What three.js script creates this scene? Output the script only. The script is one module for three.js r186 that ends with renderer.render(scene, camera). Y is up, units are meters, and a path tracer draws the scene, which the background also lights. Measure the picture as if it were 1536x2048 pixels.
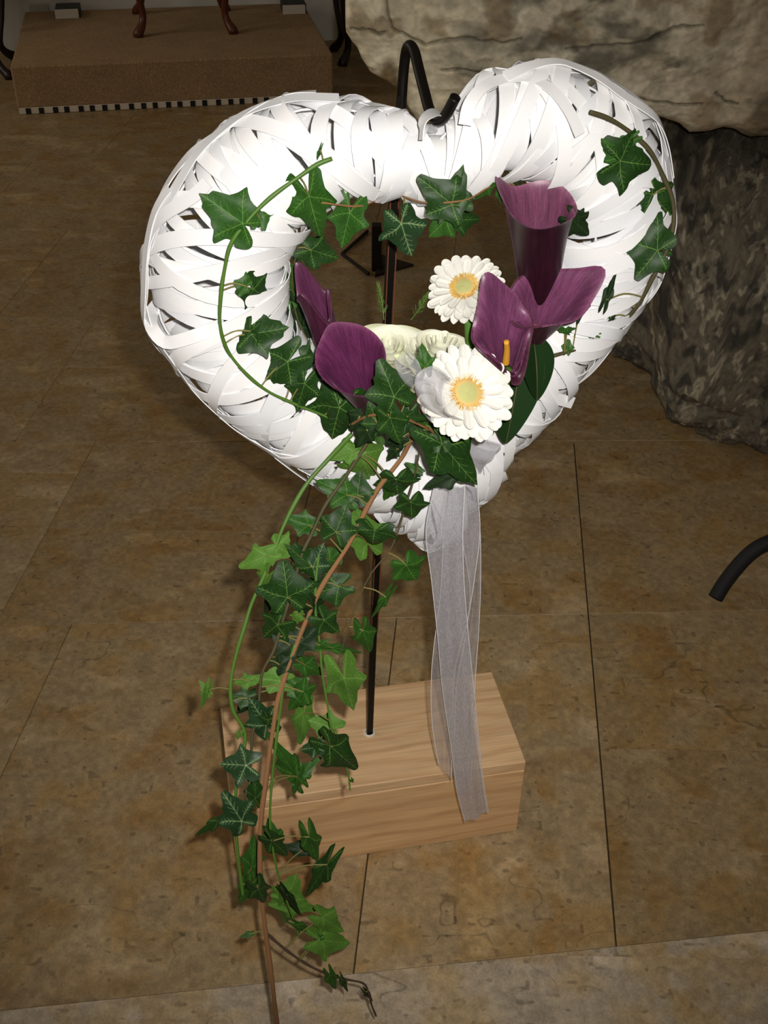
import * as THREE from 'three';
import { mergeGeometries } from 'three/addons/utils/BufferGeometryUtils.js';
import { RoundedBoxGeometry } from 'three/addons/geometries/RoundedBoxGeometry.js';
import { RectAreaLightUniformsLib } from 'three/addons/lights/RectAreaLightUniformsLib.js';

// ---------------------------------------------------------------- camera, light, exposure
const scene = new THREE.Scene();
scene.background = new THREE.Color(0x000000);
const camera = new THREE.PerspectiveCamera(49.63, 0.75, 0.05, 60);
camera.position.set(0, 1.3, 0);
camera.rotation.order = 'YXZ';
camera.rotation.set(-0.6426, 0, 0.0138);
camera.updateMatrixWorld(true);
const CR = new THREE.Vector3(), CU = new THREE.Vector3(), CB = new THREE.Vector3();
camera.matrixWorld.extractBasis(CR, CU, CB);
const CF = CB.clone().negate();
const renderer = new THREE.WebGLRenderer({ antialias: true });
renderer.toneMapping = THREE.LinearToneMapping;
renderer.toneMappingExposure = 1.0;
renderer.shadowMap.enabled = true;
RectAreaLightUniformsLib.init();
// the flash of the hand-held camera, up and right of its lens
const FLASH = 4.2, DAYLIGHT = 0.6;
const flash = new THREE.SpotLight(0xfffaf5, FLASH, 0, 0.66, 1, 2);
flash.position.copy(camera.position).addScaledVector(CR, 0.036).addScaledVector(CU, 0.034);
flash.target.position.copy(flash.position).addScaledVector(CF, 2);
flash.castShadow = true; flash.shadow.radius = 0.5;
scene.add(flash, flash.target);

// ---------------------------------------------------------------- small tools
let seed = 12345;
const rnd = () => { seed = (seed * 1664525 + 1013904223) >>> 0; return seed / 4294967296; };
const rr = (a, b) => a + (b - a) * rnd();
const V = (x, y, z) => new THREE.Vector3(x, y, z);
const clamp = (x, a, b) => Math.min(b, Math.max(a, x));
const sstep = (a, b, x) => { const t = clamp((x - a) / (b - a), 0, 1); return t * t * (3 - 2 * t); };
const GRID = new Float32Array(65536); { let s = 777; for (let i = 0; i < 65536; i++) { s = (s * 1664525 + 1013904223) >>> 0; GRID[i] = s / 4294967296; } }
function vnoise(x, y, p = 256, o = 0) {           // value noise with period p
  const xi = Math.floor(x), yi = Math.floor(y), fx = x - xi, fy = y - yi;
  const a = ((xi % p) + p) % p, b = (a + 1) % p, c = ((yi % p) + p) % p, d = (c + 1) % p;
  const ux = fx * fx * (3 - 2 * fx), uy = fy * fy * (3 - 2 * fy);
  const g = (i, j) => GRID[((i + o * 37) & 255) + (((j + o * 91) & 255) << 8)];
  const n0 = g(a, c) + (g(b, c) - g(a, c)) * ux, n1 = g(a, d) + (g(b, d) - g(a, d)) * ux;
  return n0 + (n1 - n0) * uy;
}
function fbm(x, y, p, oct, o = 0) { let s = 0, a = 0.5, n = 0; for (let i = 0; i < oct; i++) { s += a * vnoise(x, y, p, o + i); n += a; a *= 0.5; x *= 2; y *= 2; p = Math.min(256, p * 2); } return s / n; }
function tex(w, h, fn, srgb = true) {
  const d = new Uint8Array(w * h * 4);
  for (let j = 0; j < h; j++) for (let i = 0; i < w; i++) {
    const c = fn(i / w, j / h), k = 4 * (j * w + i);
    d[k] = clamp(c[0], 0, 255); d[k + 1] = clamp(c[1], 0, 255); d[k + 2] = clamp(c[2], 0, 255); d[k + 3] = 255;
  }
  const t = new THREE.DataTexture(d, w, h); t.magFilter = THREE.LinearFilter; t.minFilter = THREE.LinearMipmapLinearFilter; t.generateMipmaps = true;
  t.wrapS = t.wrapT = THREE.RepeatWrapping; if (srgb) t.colorSpace = THREE.SRGBColorSpace; t.needsUpdate = true; return t;
}
const std = (o) => new THREE.MeshStandardMaterial(o);
const phys = (o) => new THREE.MeshPhysicalMaterial(o);
const used = new Map();
const numbered = (n) => { const k = used.get(n) || 0; used.set(n, k + 1); return k ? n + '_' + String(k).padStart(3, '0') : n; };
function shade(m) { m.castShadow = true; m.receiveShadow = true; return m; }
function part(name, geo, mat, parent) { const m = shade(new THREE.Mesh(geo, mat)); m.name = numbered(name); parent.add(m); return m; }
function thing(name, label, category, group) { const o = new THREE.Group(); o.name = numbered(name); o.userData = { label, category }; if (group) o.userData.group = group; scene.add(o); return o; }
function struct(name, geo, mat) { const m = shade(new THREE.Mesh(geo, mat)); m.name = name; m.userData.kind = 'structure'; scene.add(m); return m; }
function put(g, x, y, z, ry = 0) { g.rotateY(ry); g.translate(x, y, z); return g; }
function grid(nu, nv, f, close = false) {         // parametric sheet with smooth normals, f(u, v) -> Vector3
  const p = [], uv = [], ix = [];
  for (let j = 0; j <= nv; j++) for (let i = 0; i <= nu; i++) { const q = f(i / nu, j / nv); p.push(q.x, q.y, q.z); uv.push(i / nu, j / nv); }
  for (let j = 0; j < nv; j++) for (let i = 0; i < nu; i++) { const a = j * (nu + 1) + i, b = a + 1, c = a + nu + 1, d = c + 1; ix.push(a, b, d, a, d, c); }
  const g = new THREE.BufferGeometry();
  g.setAttribute('position', new THREE.Float32BufferAttribute(p, 3)); g.setAttribute('uv', new THREE.Float32BufferAttribute(uv, 2)); g.setIndex(ix); g.computeVertexNormals();
  return g;
}
function sweep(pts, rad, n = 40, m = 8, caps = true, square = false) {   // tapered tube through points
  const cv = new THREE.CatmullRomCurve3(pts, false, 'centripetal'), fr = cv.computeFrenetFrames(n, false);
  const rows = []; const P = [];
  for (let i = 0; i <= n; i++) { const t = i / n; P.push(cv.getPointAt(t)); rows.push(typeof rad === 'function' ? rad(t) : rad); }
  const f = (u, v) => {
    let j = Math.round(v * (n + 2)) - 1, r;
    if (j < 0) { j = 0; r = 0; } else if (j > n) { j = n; r = 0; } else r = rows[j];
    const a = u * Math.PI * 2 + (square ? Math.PI / 4 : 0);
    return P[j].clone().addScaledVector(fr.normals[j], Math.cos(a) * r).addScaledVector(fr.binormals[j], Math.sin(a) * r);
  };
  return grid(m, n + 2, f);
}

// ---------------------------------------------------------------- frames: the room, its platform and the box stand turned by TURN
const TURN = 0.1995;
const E = V(Math.cos(TURN), 0, -Math.sin(TURN)), N = V(Math.sin(TURN), 0, Math.cos(TURN)), UP = V(0, 1, 0);
const FPX = 1024 / Math.tan(THREE.MathUtils.degToRad(camera.fov / 2));
const ray = (x, y) => CF.clone().addScaledVector(CR, (x - 768) / FPX).addScaledVector(CU, -(y - 1024) / FPX);
const ROD = V(-0.016, 0.148, -1.034);
const P0 = ROD.clone().addScaledVector(N, 0.072);      // middle plane of the wreath
function onPlane(x, y, P, n) { const d = ray(x, y); return camera.position.clone().addScaledVector(d, P.clone().sub(camera.position).dot(n) / d.dot(n)); }
const at = (x, y, d = 0) => onPlane(x, y, P0.clone().addScaledVector(N, d), N);   // a point of the wreath's plane, d metres in front of it
const onHeight = (x, y, h) => onPlane(x, y, V(0, h, 0), UP);
const depth = (p) => p.clone().sub(camera.position).dot(CF);
const room = (e, y, n) => V(E.x * e + N.x * n, y, E.z * e + N.z * n);

// ---------------------------------------------------------------- the room
const plasterT = tex(512, 512, (u, v) => { const n = fbm(u * 8, v * 8, 8, 5, 1), s = fbm(u * 64, v * 64, 64, 2, 7), k = 218 + 24 * (n - 0.5) * 2 + 14 * (s - 0.5); return [k, k * 0.985, k * 0.94]; });
const plaster = std({ map: plasterT, roughness: 0.95, bumpMap: plasterT, bumpScale: 0.004 });
const wallBox = (name, w, h, d, e, y, n) => { const m = struct(name, new THREE.BoxGeometry(w, h, d), plaster); m.position.copy(room(e, y, n)); m.rotation.y = TURN; return m; };
wallBox('wall_back', 6.6, 4.2, 0.25, 0, 2.1, -5.375);
wallBox('wall_front', 6.6, 4.2, 0.25, 0, 2.1, 3.1);
wallBox('wall_right', 0.25, 4.2, 8.8, 3.15, 2.1, -1.1);
wallBox('ceiling', 6.6, 0.2, 8.8, 0, 4.3, -1.1);
{ // left wall with two openings, made of piers, sill and lintel pieces in one wall
  const pcs = [], H = 4.2, w0 = [-4.3, -2.9], w1 = [-1.2, 0.2], y0 = 1.1, y1 = 3.0;
  const bx = (n0, n1, a, b) => { const g = new THREE.BoxGeometry(0.25, b - a, n1 - n0); g.translate(0, (a + b) / 2, (n0 + n1) / 2); pcs.push(g); };
  bx(-5.5, w0[0], 0, H); bx(w0[1], w1[0], 0, H); bx(w1[1], 3.3, 0, H);
  for (const w of [w0, w1]) { bx(w[0], w[1], 0, y0); bx(w[0], w[1], y1, H); }
  const m = struct('wall_left', mergeGeometries(pcs), plaster); m.position.copy(room(-3.15, 0, 0)); m.rotation.y = TURN;
  const frameM = std({ color: 0x6a5a48, roughness: 0.6 }), glow = std({ color: 0x222222, emissive: 0xfff4e4, emissiveIntensity: 0.6 });
  [w0, w1].forEach((w, k) => {
    const g = new THREE.Group(); g.name = 'window_' + (k + 1); g.userData.kind = 'structure'; g.position.copy(room(-3.15, (y0 + y1) / 2, (w[0] + w[1]) / 2)); g.rotation.y = TURN; scene.add(g);
    const ww = w[1] - w[0], hh = y1 - y0;
    const pane = part('window_pane', new THREE.BoxGeometry(0.02, hh, ww), glow, g);
    for (const s of [-1, 1]) { part('window_frame', put(new THREE.BoxGeometry(0.08, hh, 0.06), 0.02, 0, s * (ww / 2 - 0.03)), frameM, g); part('window_frame', put(new THREE.BoxGeometry(0.08, 0.06, ww), 0.02, s * (hh / 2 - 0.03), 0), frameM, g); }
    const L = new THREE.RectAreaLight(0xfff4e4, DAYLIGHT * (k ? 0.9 : 4.2), ww - 0.1, hh - 0.1);
    L.position.copy(room(-2.99, (y0 + y1) / 2, (w[0] + w[1]) / 2)); L.lookAt(room(5, (y0 + y1) / 2 - 0.6, (w[0] + w[1]) / 2)); scene.add(L);
  });
}
// floor of large irregular limestone slabs
const stoneTex = (tint, o) => tex(2048, 1024, (u, v) => {
  const wx = u * 40 + 1.5 * fbm(u * 12, v * 6, 12, 3, o + 11), wy = v * 20 + 1.5 * fbm(u * 12, v * 6, 12, 3, o + 12);
  const big = fbm(u * 6, v * 3, 6, 4, o), mid = fbm(wx, wy, 256, 4, o + 3), fine = vnoise(u * 256, v * 128, 256, o + 5), grain = vnoise(u * 1024, v * 512, 256, o + 6);
  const och = sstep(0.42, 0.66, mid * 0.7 + big * 0.3), rust = sstep(0.56, 0.75, fbm(u * 24, v * 20, 24, 3, o + 8)), pale = sstep(0.6, 0.76, fbm(u * 20, v * 16, 20, 4, o + 9));
  const vn = Math.abs(fbm(u * 10 + 0.3, v * 8, 256, 4, o + 15) - 0.5), vein = (1 - sstep(0.0, 0.006, vn)) * sstep(0.5, 0.62, fbm(u * 14, v * 12, 14, 2, o + 16));
  const fl = sstep(0.8, 0.92, vnoise(u * 170, v * 110, 256, o + 18)) * sstep(0.4, 0.62, fine);
  let r = 183, g = 164, b = 131;
  r += -13 * och; g += -19 * och; b += -29 * och;
  r += -9 * rust; g += -14 * rust; b += -18 * rust;
  r += 20 * pale; g += 20 * pale; b += 20 * pale;
  const k = 1 + 0.16 * (fine - 0.5) + 0.14 * (grain - 0.5) + 0.22 * (mid - 0.5) - 0.2 * vein - 0.22 * fl;
  return [r * k * tint[0], g * k * tint[1], b * k * tint[2]];
});
const stoneA = stoneTex([1, 0.99, 0.96], 20), stoneB = stoneTex([1.0, 1.02, 1.1], 60);
const tileM = [[stoneA, 0xffffff], [stoneB, 0xffffff], [stoneA, 0xd9d2c8], [stoneA, 0xe0dad2], [stoneA, 0xece6de], [stoneB, 0xdcd5cb]].map(([t, color]) => std({ map: t, color, roughness: 0.5, bumpMap: t, bumpScale: 0.0006 }));
const floor = new THREE.Group(); floor.name = 'floor'; floor.userData.kind = 'structure'; scene.add(floor);
{
  const bed = part('floor_bed', put(new THREE.BoxGeometry(6.6, 0.2, 8.8), 0, -0.109, 0, TURN), std({ color: 0x463d32, roughness: 1 }), floor);
  bed.position.copy(room(0, 0, -1.1));
  const rows = [[2.9, -0.15], [2.2, -0.14], [1.5, -0.14], [0.75, -0.13], [-0.12, -0.127], [-0.771, -0.127], [-1.43, -0.05], [-1.99, -0.03], [-2.6, -0.06], [-3.2, -0.1], [-3.85, -0.15], [-4.5, -0.2], [-5.1, -0.2], [-5.4, -0.2]];
  const cols = [[-2.1, -1.2, -0.2, 0.7, 1.6], [-2, -1, 0, 1, 2], [-2, -1, 0, 1, 2], [-1.6, -0.5, 0.4, 1.3], [-1.9, -0.86, 0.9, 1.9], [-1.7, -1.15, -0.65, -0.094, 0.24, 0.9, 1.6], [-1.8, -1.3, -0.78, -0.3, 0.24, 0.74, 1.5], [-1.5, -0.95, -0.4, 0.1, 0.6, 1.2], [-1.8, -1.2, -0.7, -0.056, 0.5, 1.0], [-1.5, -0.9, -0.3, 0.25, 0.8, 1.4], [-1.9, -1.3, -0.6, 0, 0.6, 1.2], [-1.6, -1, -0.3, 0.4, 1.0], [-1.6, -1, -0.3, 0.4, 1]];
  const X = (c, r) => { // column line x = c - 0.083 z, row line z = z0 + s x
    const z = (r[0] + r[1] * c) / (1 + 0.083 * r[1]); return [c - 0.083 * z, z]; };
  let k = 0;
  for (let j = 0; j + 1 < rows.length; j++) {
    const cs = [-4.2, -3.1, ...cols[j], 2.6, 3.6];
    for (let i = 0; i + 1 < cs.length; i++) {
      const gap = (c) => (c === 0.24 ? 0.0011 : c === -0.094 ? 0.0008 : 0.0003), ga = gap(cs[i]), gb = gap(cs[i + 1]), g0 = 0.0004, q = [X(cs[i] + ga, [rows[j][0] - g0, rows[j][1]]), X(cs[i + 1] - gb, [rows[j][0] - g0, rows[j][1]]), X(cs[i + 1] - gb, [rows[j + 1][0] + g0, rows[j + 1][1]]), X(cs[i] + ga, [rows[j + 1][0] + g0, rows[j + 1][1]])];
      const cx = q.reduce((s, a) => s + a[0], 0) / 4, cz = q.reduce((s, a) => s + a[1], 0) / 4, e = cx * E.x + cz * E.z, n = cx * N.x + cz * N.z;
      if (Math.abs(e) > 3.3 || n < -5.6 || n > 3.3) continue;
      const p = [], uv = [], ou = rnd(), ov = rnd(), rot = Math.floor(rnd() * 2) * Math.PI, c = Math.cos(rot), s = Math.sin(rot), dy = rr(-0.0006, 0.0006) - 0.001;
      const vert = (a, y) => { p.push(a[0], y, a[1]); uv.push((a[0] * c - a[1] * s) / 2 + ou, (a[0] * s + a[1] * c) / 1 + ov); };
      const inn = q.map((a) => [cx + (a[0] - cx) * 0.997, cz + (a[1] - cz) * 0.997]);
      const tri = (a, b, d) => { vert(...a); vert(...b); vert(...d); }, quad = (a, b, d, f) => { tri(a, b, d); tri(a, d, f); };
      quad(...inn.map((a) => [a, dy + 0.001]));
      for (let t = 0; t < 4; t++) { const u = (t + 1) % 4; quad([q[t], dy], [q[u], dy], [inn[u], dy + 0.001], [inn[t], dy + 0.001]); quad([q[t], -0.009], [q[u], -0.009], [q[u], dy], [q[t], dy]); }
      const g = new THREE.BufferGeometry(); g.setAttribute('position', new THREE.Float32BufferAttribute(p, 3)); g.setAttribute('uv', new THREE.Float32BufferAttribute(uv, 2)); g.computeVertexNormals();
      part('floor_tile', g, tileM[j === 4 ? 1 : j > 5 ? 2 + (k++ % 2) : j === 5 ? (cs[i] >= 0.24 ? 2 : cs[i] < -0.1 ? 3 : 4) : 0], floor);
    }
  }
}
// ---------------------------------------------------------------- the pale rock above and the dark boulder below, right
{
  const Z = -2.08, px = (x, y) => onPlane(x, y, V(0, 0, Z), V(0, 0, 1));
  const lip = [[690, 84], [702, 100], [714, 112], [722, 132], [740, 158], [775, 176], [800, 194], [818, 230], [840, 258], [880, 285], [940, 300], [1020, 290], [1120, 262], [1220, 245], [1290, 234], [1330, 239], [1362, 250], [1382, 268], [1420, 265], [1450, 257], [1472, 262], [1500, 274], [1536, 271], [1640, 280], [1760, 270], [1900, 285]].map(([x, y]) => px(x, y));
  const x0 = lip[0].x, x1 = lip[lip.length - 1].x;
  const lipY = (x) => { let i = 0; while (i < lip.length - 2 && lip[i + 1].x < x) i++; const t = clamp((x - lip[i].x) / (lip[i + 1].x - lip[i].x), 0, 1); return lip[i].y + (lip[i + 1].y - lip[i].y) * t; };
  const cracks = [[[770, -20], [772, 10], [778, 40], [784, 60], [800, 68], [815, 71], [836, 82], [852, 90], [878, 84], [920, 78], [960, 76], [1000, 82], [1040, 74]], [[884, 141], [915, 139], [960, 141]], [[1240, 190], [1290, 200], [1340, 204], [1400, 200]], [[1428, 182], [1450, 198], [1470, 200]], [[1130, 92], [1210, 88], [1290, 70], [1340, 48], [1400, 44]], [[700, 62], [730, 64], [770, 66]]].map((c) => c.map(([x, y]) => px(x, y)));
  const crackD = (x, y) => { let m = 9; for (const c of cracks) for (let i = 0; i + 1 < c.length; i++) { const a = c[i], b = c[i + 1], dx = b.x - a.x, dy = b.y - a.y, t = clamp(((x - a.x) * dx + (y - a.y) * dy) / (dx * dx + dy * dy), 0, 1), d = Math.hypot(x - a.x - dx * t, y - a.y - dy * t); if (d < m) m = d; } return m; };
  const relief = (x, y) => 0.05 * (fbm(x * 4 + 9, y * 5 + 3, 256, 3, 2) - 0.5) + 0.03 * (fbm(x * 18 + 2, y * 24, 256, 4, 5) - 0.5) + 0.012 * (1 - Math.abs(2 * fbm(x * 9, y * 22 + 5, 256, 3, 9) - 1)) - 0.008 * (1 - sstep(0, 0.004, crackD(x + 0.004 * (fbm(x * 60, y * 60, 256, 2, 3) - 0.5), y + 0.008 * (fbm(x * 50, y * 50, 256, 2, 4) - 0.5))));
  const TOP = 1.5, BACK = 0.55, nS = 16, nU = 330, nB = 14, nV = 190;
  const f = (u, v) => {
    const i = Math.round(u * (nU + nS)), j = Math.round(v * (nV + nB));
    let x = i <= nS ? x0 : x0 + (x1 - x0) * (i - nS) / nU, zb = i <= nS ? -BACK * Math.pow(1 - i / nS, 1.5) : 0;
    const ly = lipY(x) - 0.004 * (fbm(x * 50, 3, 256, 3, 6) - 0.5);
    let y, z;
    if (j <= nB) { const t = 1 - j / nB; y = ly + 0.03 * t; z = -BACK * t * t - 0.028; }
    else { const t = (j - nB) / nV; y = ly + (TOP - ly) * (0.5 * t + 0.5 * t * t * t); z = -0.028 * Math.exp(-(y - ly) / 0.012) + relief(x, y) * sstep(0, 0.02, y - ly + 0.006); }
    const e = Math.exp(-Math.max(0, x - x0) / 0.02) * 0.02;
    const zz = Math.max(-BACK, zb + z - e * (i > nS ? 1 : 1));
    return V(x + (i <= nS ? 0.02 * (fbm(zb * 9, y * 9, 256, 3, 3) - 0.5) * (1 - i / nS) : 0), y, Z + zz + 0.06 * (x - 0.3));
  };
  const g = grid(nU + nS, nV + nB, f), pos = g.attributes.position, uv = g.attributes.uv;
  for (let i = 0; i < pos.count; i++) uv.setXY(i, (pos.getX(i) - x0) / (x1 - x0) * 0.98 + 0.01, clamp((pos.getY(i) - 0.55) / 0.5, 0, 1.9));
  const W = x1 - x0;
  const rockT = tex(1400, 700, (u, v) => {
    const x = x0 + (u - 0.01) / 0.98 * W, y = 0.55 + v * 0.5;
    const a = fbm(x * 7, y * 9, 256, 5, 31), b = fbm(x * 20, y * 30, 256, 4, 35), c = fbm(x * 90, y * 110, 256, 3, 38), s = fbm(x * 26 + 7, y * 9, 256, 4, 41);
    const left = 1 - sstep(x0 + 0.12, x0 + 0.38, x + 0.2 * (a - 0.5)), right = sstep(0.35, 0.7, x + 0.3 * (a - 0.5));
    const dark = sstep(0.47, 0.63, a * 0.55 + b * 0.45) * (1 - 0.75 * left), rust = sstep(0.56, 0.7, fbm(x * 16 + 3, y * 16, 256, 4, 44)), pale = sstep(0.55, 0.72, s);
    let r = 208, g2 = 199, bl = 174;
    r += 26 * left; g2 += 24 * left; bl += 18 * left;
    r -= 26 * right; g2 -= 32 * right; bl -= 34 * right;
    r += 20 * pale; g2 += 20 * pale; bl += 20 * pale;
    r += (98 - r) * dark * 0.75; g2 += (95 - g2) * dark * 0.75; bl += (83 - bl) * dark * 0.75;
    r += (124 - r) * rust * 0.4; g2 += (98 - g2) * rust * 0.4; bl += (66 - bl) * rust * 0.4;
    const k = 0.86 + 0.3 * c - 0.3 * (1 - sstep(0, 0.0035, crackD(x + 0.004 * (fbm(x * 60, y * 60, 256, 2, 3) - 0.5), y + 0.008 * (fbm(x * 50, y * 50, 256, 2, 4) - 0.5))));
    return [r * k, g2 * k, bl * k];
  });
  rockT.wrapS = rockT.wrapT = THREE.MirroredRepeatWrapping;
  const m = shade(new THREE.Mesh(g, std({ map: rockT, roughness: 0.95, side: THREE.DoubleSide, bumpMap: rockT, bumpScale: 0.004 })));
  m.name = 'rock_face'; m.userData = { label: 'pale weathered rock face with cracks and a ragged overhanging lower edge behind the wreath', category: 'rock' }; scene.add(m);
  // boulder
  const bt = tex(1024, 1024, (u, v) => {
    const a = fbm(u * 10, v * 10, 10, 5, 51), b = fbm(u * 34, v * 34, 34, 4, 55), c = fbm(u * 120, v * 120, 120, 2, 58), d = sstep(0.46, 0.66, b * 0.65 + a * 0.35), w = sstep(0.57, 0.7, fbm(u * 50, v * 40, 50, 3, 60));
    let r = 104, g2 = 97, bl = 82; r += (46 - r) * d * 0.75; g2 += (44 - g2) * d * 0.75; bl += (39 - bl) * d * 0.75; r += 44 * w; g2 += 42 * w; bl += 36 * w;
    const k = 0.8 + 0.4 * c; return [r * k, g2 * k, bl * k];
  });
  const sp = (s, e) => Math.sign(s) * Math.pow(Math.abs(s), e);
  const bg = grid(260, 160, (u, v) => {
    const th = u * Math.PI * 2, ph = (v - 0.5) * Math.PI, cp = sp(Math.cos(ph), 0.35);
    const d = V(sp(Math.cos(th), 0.4) * cp, sp(Math.sin(ph), 0.45), sp(Math.sin(th), 0.4) * cp);
    const q = V(d.x * 0.72, d.y * 0.31, d.z * 0.36), nn = q.clone().normalize();
    const w = 0.10 * (fbm(q.x * 4 + q.z * 3 + 5, q.y * 5 + q.z * 2 + 8, 256, 3, 71) - 0.5) + 0.05 * (fbm(q.x * 16 + q.z * 9, q.y * 18 + q.z * 7, 256, 4, 75) - 0.5) + 0.02 * (fbm(q.x * 55 + q.z * 31, q.y * 60, 256, 3, 79) - 0.5);
    const low = 1 - sstep(-0.34, -0.15, q.y);
    return q.addScaledVector(nn, w).add(V(0, 0, d.z > 0 ? -0.03 * low : 0)).add(V(0, 0, -0.10 * sstep(0.05, 0.3, q.y)));
  });
  { const p = bg.attributes.position, t = bg.attributes.uv, len = new Float32Array(261); const A = V(), B = V(); for (let i = 0; i < p.count; i++) { const c = i % 261; if (i >= 261) len[c] += A.fromBufferAttribute(p, i).distanceTo(B.fromBufferAttribute(p, i - 261)) * 0.8; t.setXY(i, (p.getX(i) + p.getZ(i) * 0.6) / 0.9, len[c] / 0.9); } bg.computeVertexNormals(); }
  const bm = shade(new THREE.Mesh(bg, std({ map: bt, roughness: 1, bumpMap: bt, bumpScale: 0.006 })));
  bm.name = 'boulder'; bm.position.set(1.24, 0.285, -2.36); bm.rotation.y = 0.22; bm.userData = { label: 'dark rough grey boulder on the floor beneath the pale rock face', category: 'rock' }; scene.add(bm);
}

// ---------------------------------------------------------------- stand: wooden box with an iron rod
const woodTex = (o, base) => tex(1024, 512, (u, v) => {
  const w = fbm(u * 4, v * 4, 4, 3, o) * 1.6, y = v * 9 + w, g = Math.pow(0.5 + 0.5 * Math.sin(y * 6.283), 3), f = fbm(u * 8, v * 200, 256, 2, o + 4), p = fbm(u * 5, v * 10, 256, 3, o + 7);
  const kn = sstep(0.78, 0.84, vnoise(u * 9 + 3, v * 12, 256, o + 9)), k = 1 - 0.07 * g * sstep(0.3, 0.6, p) + 0.16 * (f - 0.5) + 0.14 * (p - 0.5);
  return [base[0] * k, base[1] * (k - 0.03 * g), base[2] * (k - 0.05 * g)];
});
const woodTop = std({ map: woodTex(1, [218, 182, 138]), roughness: 0.5 }), woodFront = std({ map: woodTex(30, [216, 176, 128]), roughness: 0.5 });
const iron = std({ color: 0x17130f, roughness: 0.42, metalness: 0.6 }), rust = std({ color: 0x6b3a22, roughness: 0.7 });
{
  const st = thing('flower_stand', 'pale wooden block with a thin black iron rod and hook carrying the white heart wreath', 'stand');
  st.position.set(0.195, 0, -0.987); st.rotation.y = TURN;
  const w = 0.3946, d = 0.1714, h = 0.148, tk = 0.018;
  const board = (name, sx, sy, sz, x, y, z, m, along) => {
    const g = new RoundedBoxGeometry(sx, sy, sz, 3, 0.0022), p = g.attributes.position, n = g.attributes.normal, uv = g.attributes.uv;
    for (let i = 0; i < p.count; i++) { const a = Math.abs(n.getY(i)) > 0.6 ? p.getZ(i) : p.getY(i), b = along === 'z' ? p.getZ(i) : p.getX(i); uv.setXY(i, b / 0.5 + 0.5, (along === 'z' ? (Math.abs(n.getX(i)) > 0.6 ? p.getY(i) : p.getX(i)) : a) / 0.25 + 0.5); }
    g.translate(x, y, z); return part(name, g, m, st);
  };
  board('top_board', w, tk, d, -w / 2, h - tk / 2, -d / 2, woodTop, 'x');
  board('front_board', w, h - tk, tk, -w / 2, (h - tk) / 2, -tk / 2, woodFront, 'x');
  board('back_board', w, h - tk, tk, -w / 2, (h - tk) / 2, -d + tk / 2, woodFront, 'x');
  for (const s of [0, 1]) board('side_board', tk, h - tk, d - 2 * tk, s ? -tk / 2 : -w + tk / 2, (h - tk) / 2, -d / 2, woodFront, 'z');
  st.updateMatrixWorld(true);
  const L = (p) => st.worldToLocal(p.clone());
  // rod: square bar leaning a little, then a round hook bent forward over the wreath
  const a = L(ROD), b = L(onPlane(787, 400, ROD, N)), c = L(onPlane(804, 190, ROD, N));
  part('rod', sweep([a.clone().add(V(0, -0.01, 0)), a.clone().lerp(b, 0.4).add(V(-0.001, 0, 0)), b, c], 0.0068, 40, 4, true, true), iron, st).geometry = (() => { const g = sweep([a.clone().add(V(0, -0.01, 0)), a.clone().lerp(b, 0.4).add(V(-0.001, 0, 0)), b, c], 0.0056, 30, 4, true, true).toNonIndexed(); g.computeVertexNormals(); return g; })();
  for (const s of [-1, 1]) part('worn_edge', sweep([a.clone().lerp(b, 0.25), b.clone().lerp(c, 0.1)].map((q) => q.clone().add(V(s * 0.0040, 0, 0.0036))), 0.0008, 20, 5), rust, st);
  part('filler_ring', put(new THREE.TorusGeometry(0.0068, 0.0016, 8, 24).rotateX(Math.PI / 2), a.x, h + 0.0004, a.z), std({ color: 0xd8d4c8, roughness: 0.9 }), st);
  const hk = [[802, 260, -0.072], [804, 190, -0.072], [808, 135, -0.071], [813, 100, -0.066], [820, 91, -0.058], [828, 101, -0.05], [836, 132, -0.038], [848, 180, -0.018], [860, 222, 0], [870, 238, 0.008], [882, 240, 0.016], [893, 228, 0.022], [904, 208, 0.027], [911, 194, 0.03]].map(([x, y, q]) => L(at(x, y, q)));
  part('hook', sweep(hk, 0.0048, 90, 12), iron, st);
}
// ---------------------------------------------------------------- heart wreath of wrapped white chip strips
const OI = [[866, 276, 855, 418], [922, 224, 900, 395], [985, 165, 948, 371], [1050, 148, 1010, 345], [1120, 146, 1062, 352], [1200, 178, 1095, 385], [1285, 240, 1105, 420], [1318, 350, 1108, 455], [1326, 440, 1100, 500], [1305, 545, 1080, 545], [1250, 635, 1050, 590], [1185, 730, 1010, 640], [1115, 812, 970, 695], [1040, 910, 925, 760], [965, 1000, 880, 830], [905, 1075, 850, 870], [858, 1103, 830, 885], [800, 1070, 805, 865], [715, 1010, 770, 835], [620, 955, 725, 795], [540, 890, 680, 755], [455, 825, 630, 705], [375, 740, 590, 655], [308, 640, 565, 600], [302, 530, 562, 545], [326, 420, 575, 495], [390, 320, 605, 450], [480, 250, 650, 412], [580, 210, 700, 392], [680, 203, 750, 384], [772, 230, 800, 388], [830, 252, 832, 405]];
const HC = OI.map(([a, b, c, d]) => at((a + c) / 2, (b + d) / 2)), HD = OI.map(([a, b, c, d]) => at(a, b).sub(at(c, d)).normalize());
const HR = OI.map(([a, b, c, d], i) => Math.hypot(a - c, b - d) / 2 * depth(HC[i]) / FPX);
const hcurve = new THREE.CatmullRomCurve3(HC, true, 'catmullrom', 0.4), dcurve = new THREE.CatmullRomCurve3(HD, true, 'catmullrom', 0.4);
const HN = OI.length, wrap01 = (s) => ((s % 1) + 1) % 1;
const hradius = (s) => { const x = wrap01(s) * HN, i = Math.floor(x) % HN, t = x - Math.floor(x), k = t * t * (3 - 2 * t); return HR[i] * (1 - k) + HR[(i + 1) % HN] * k; };
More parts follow.
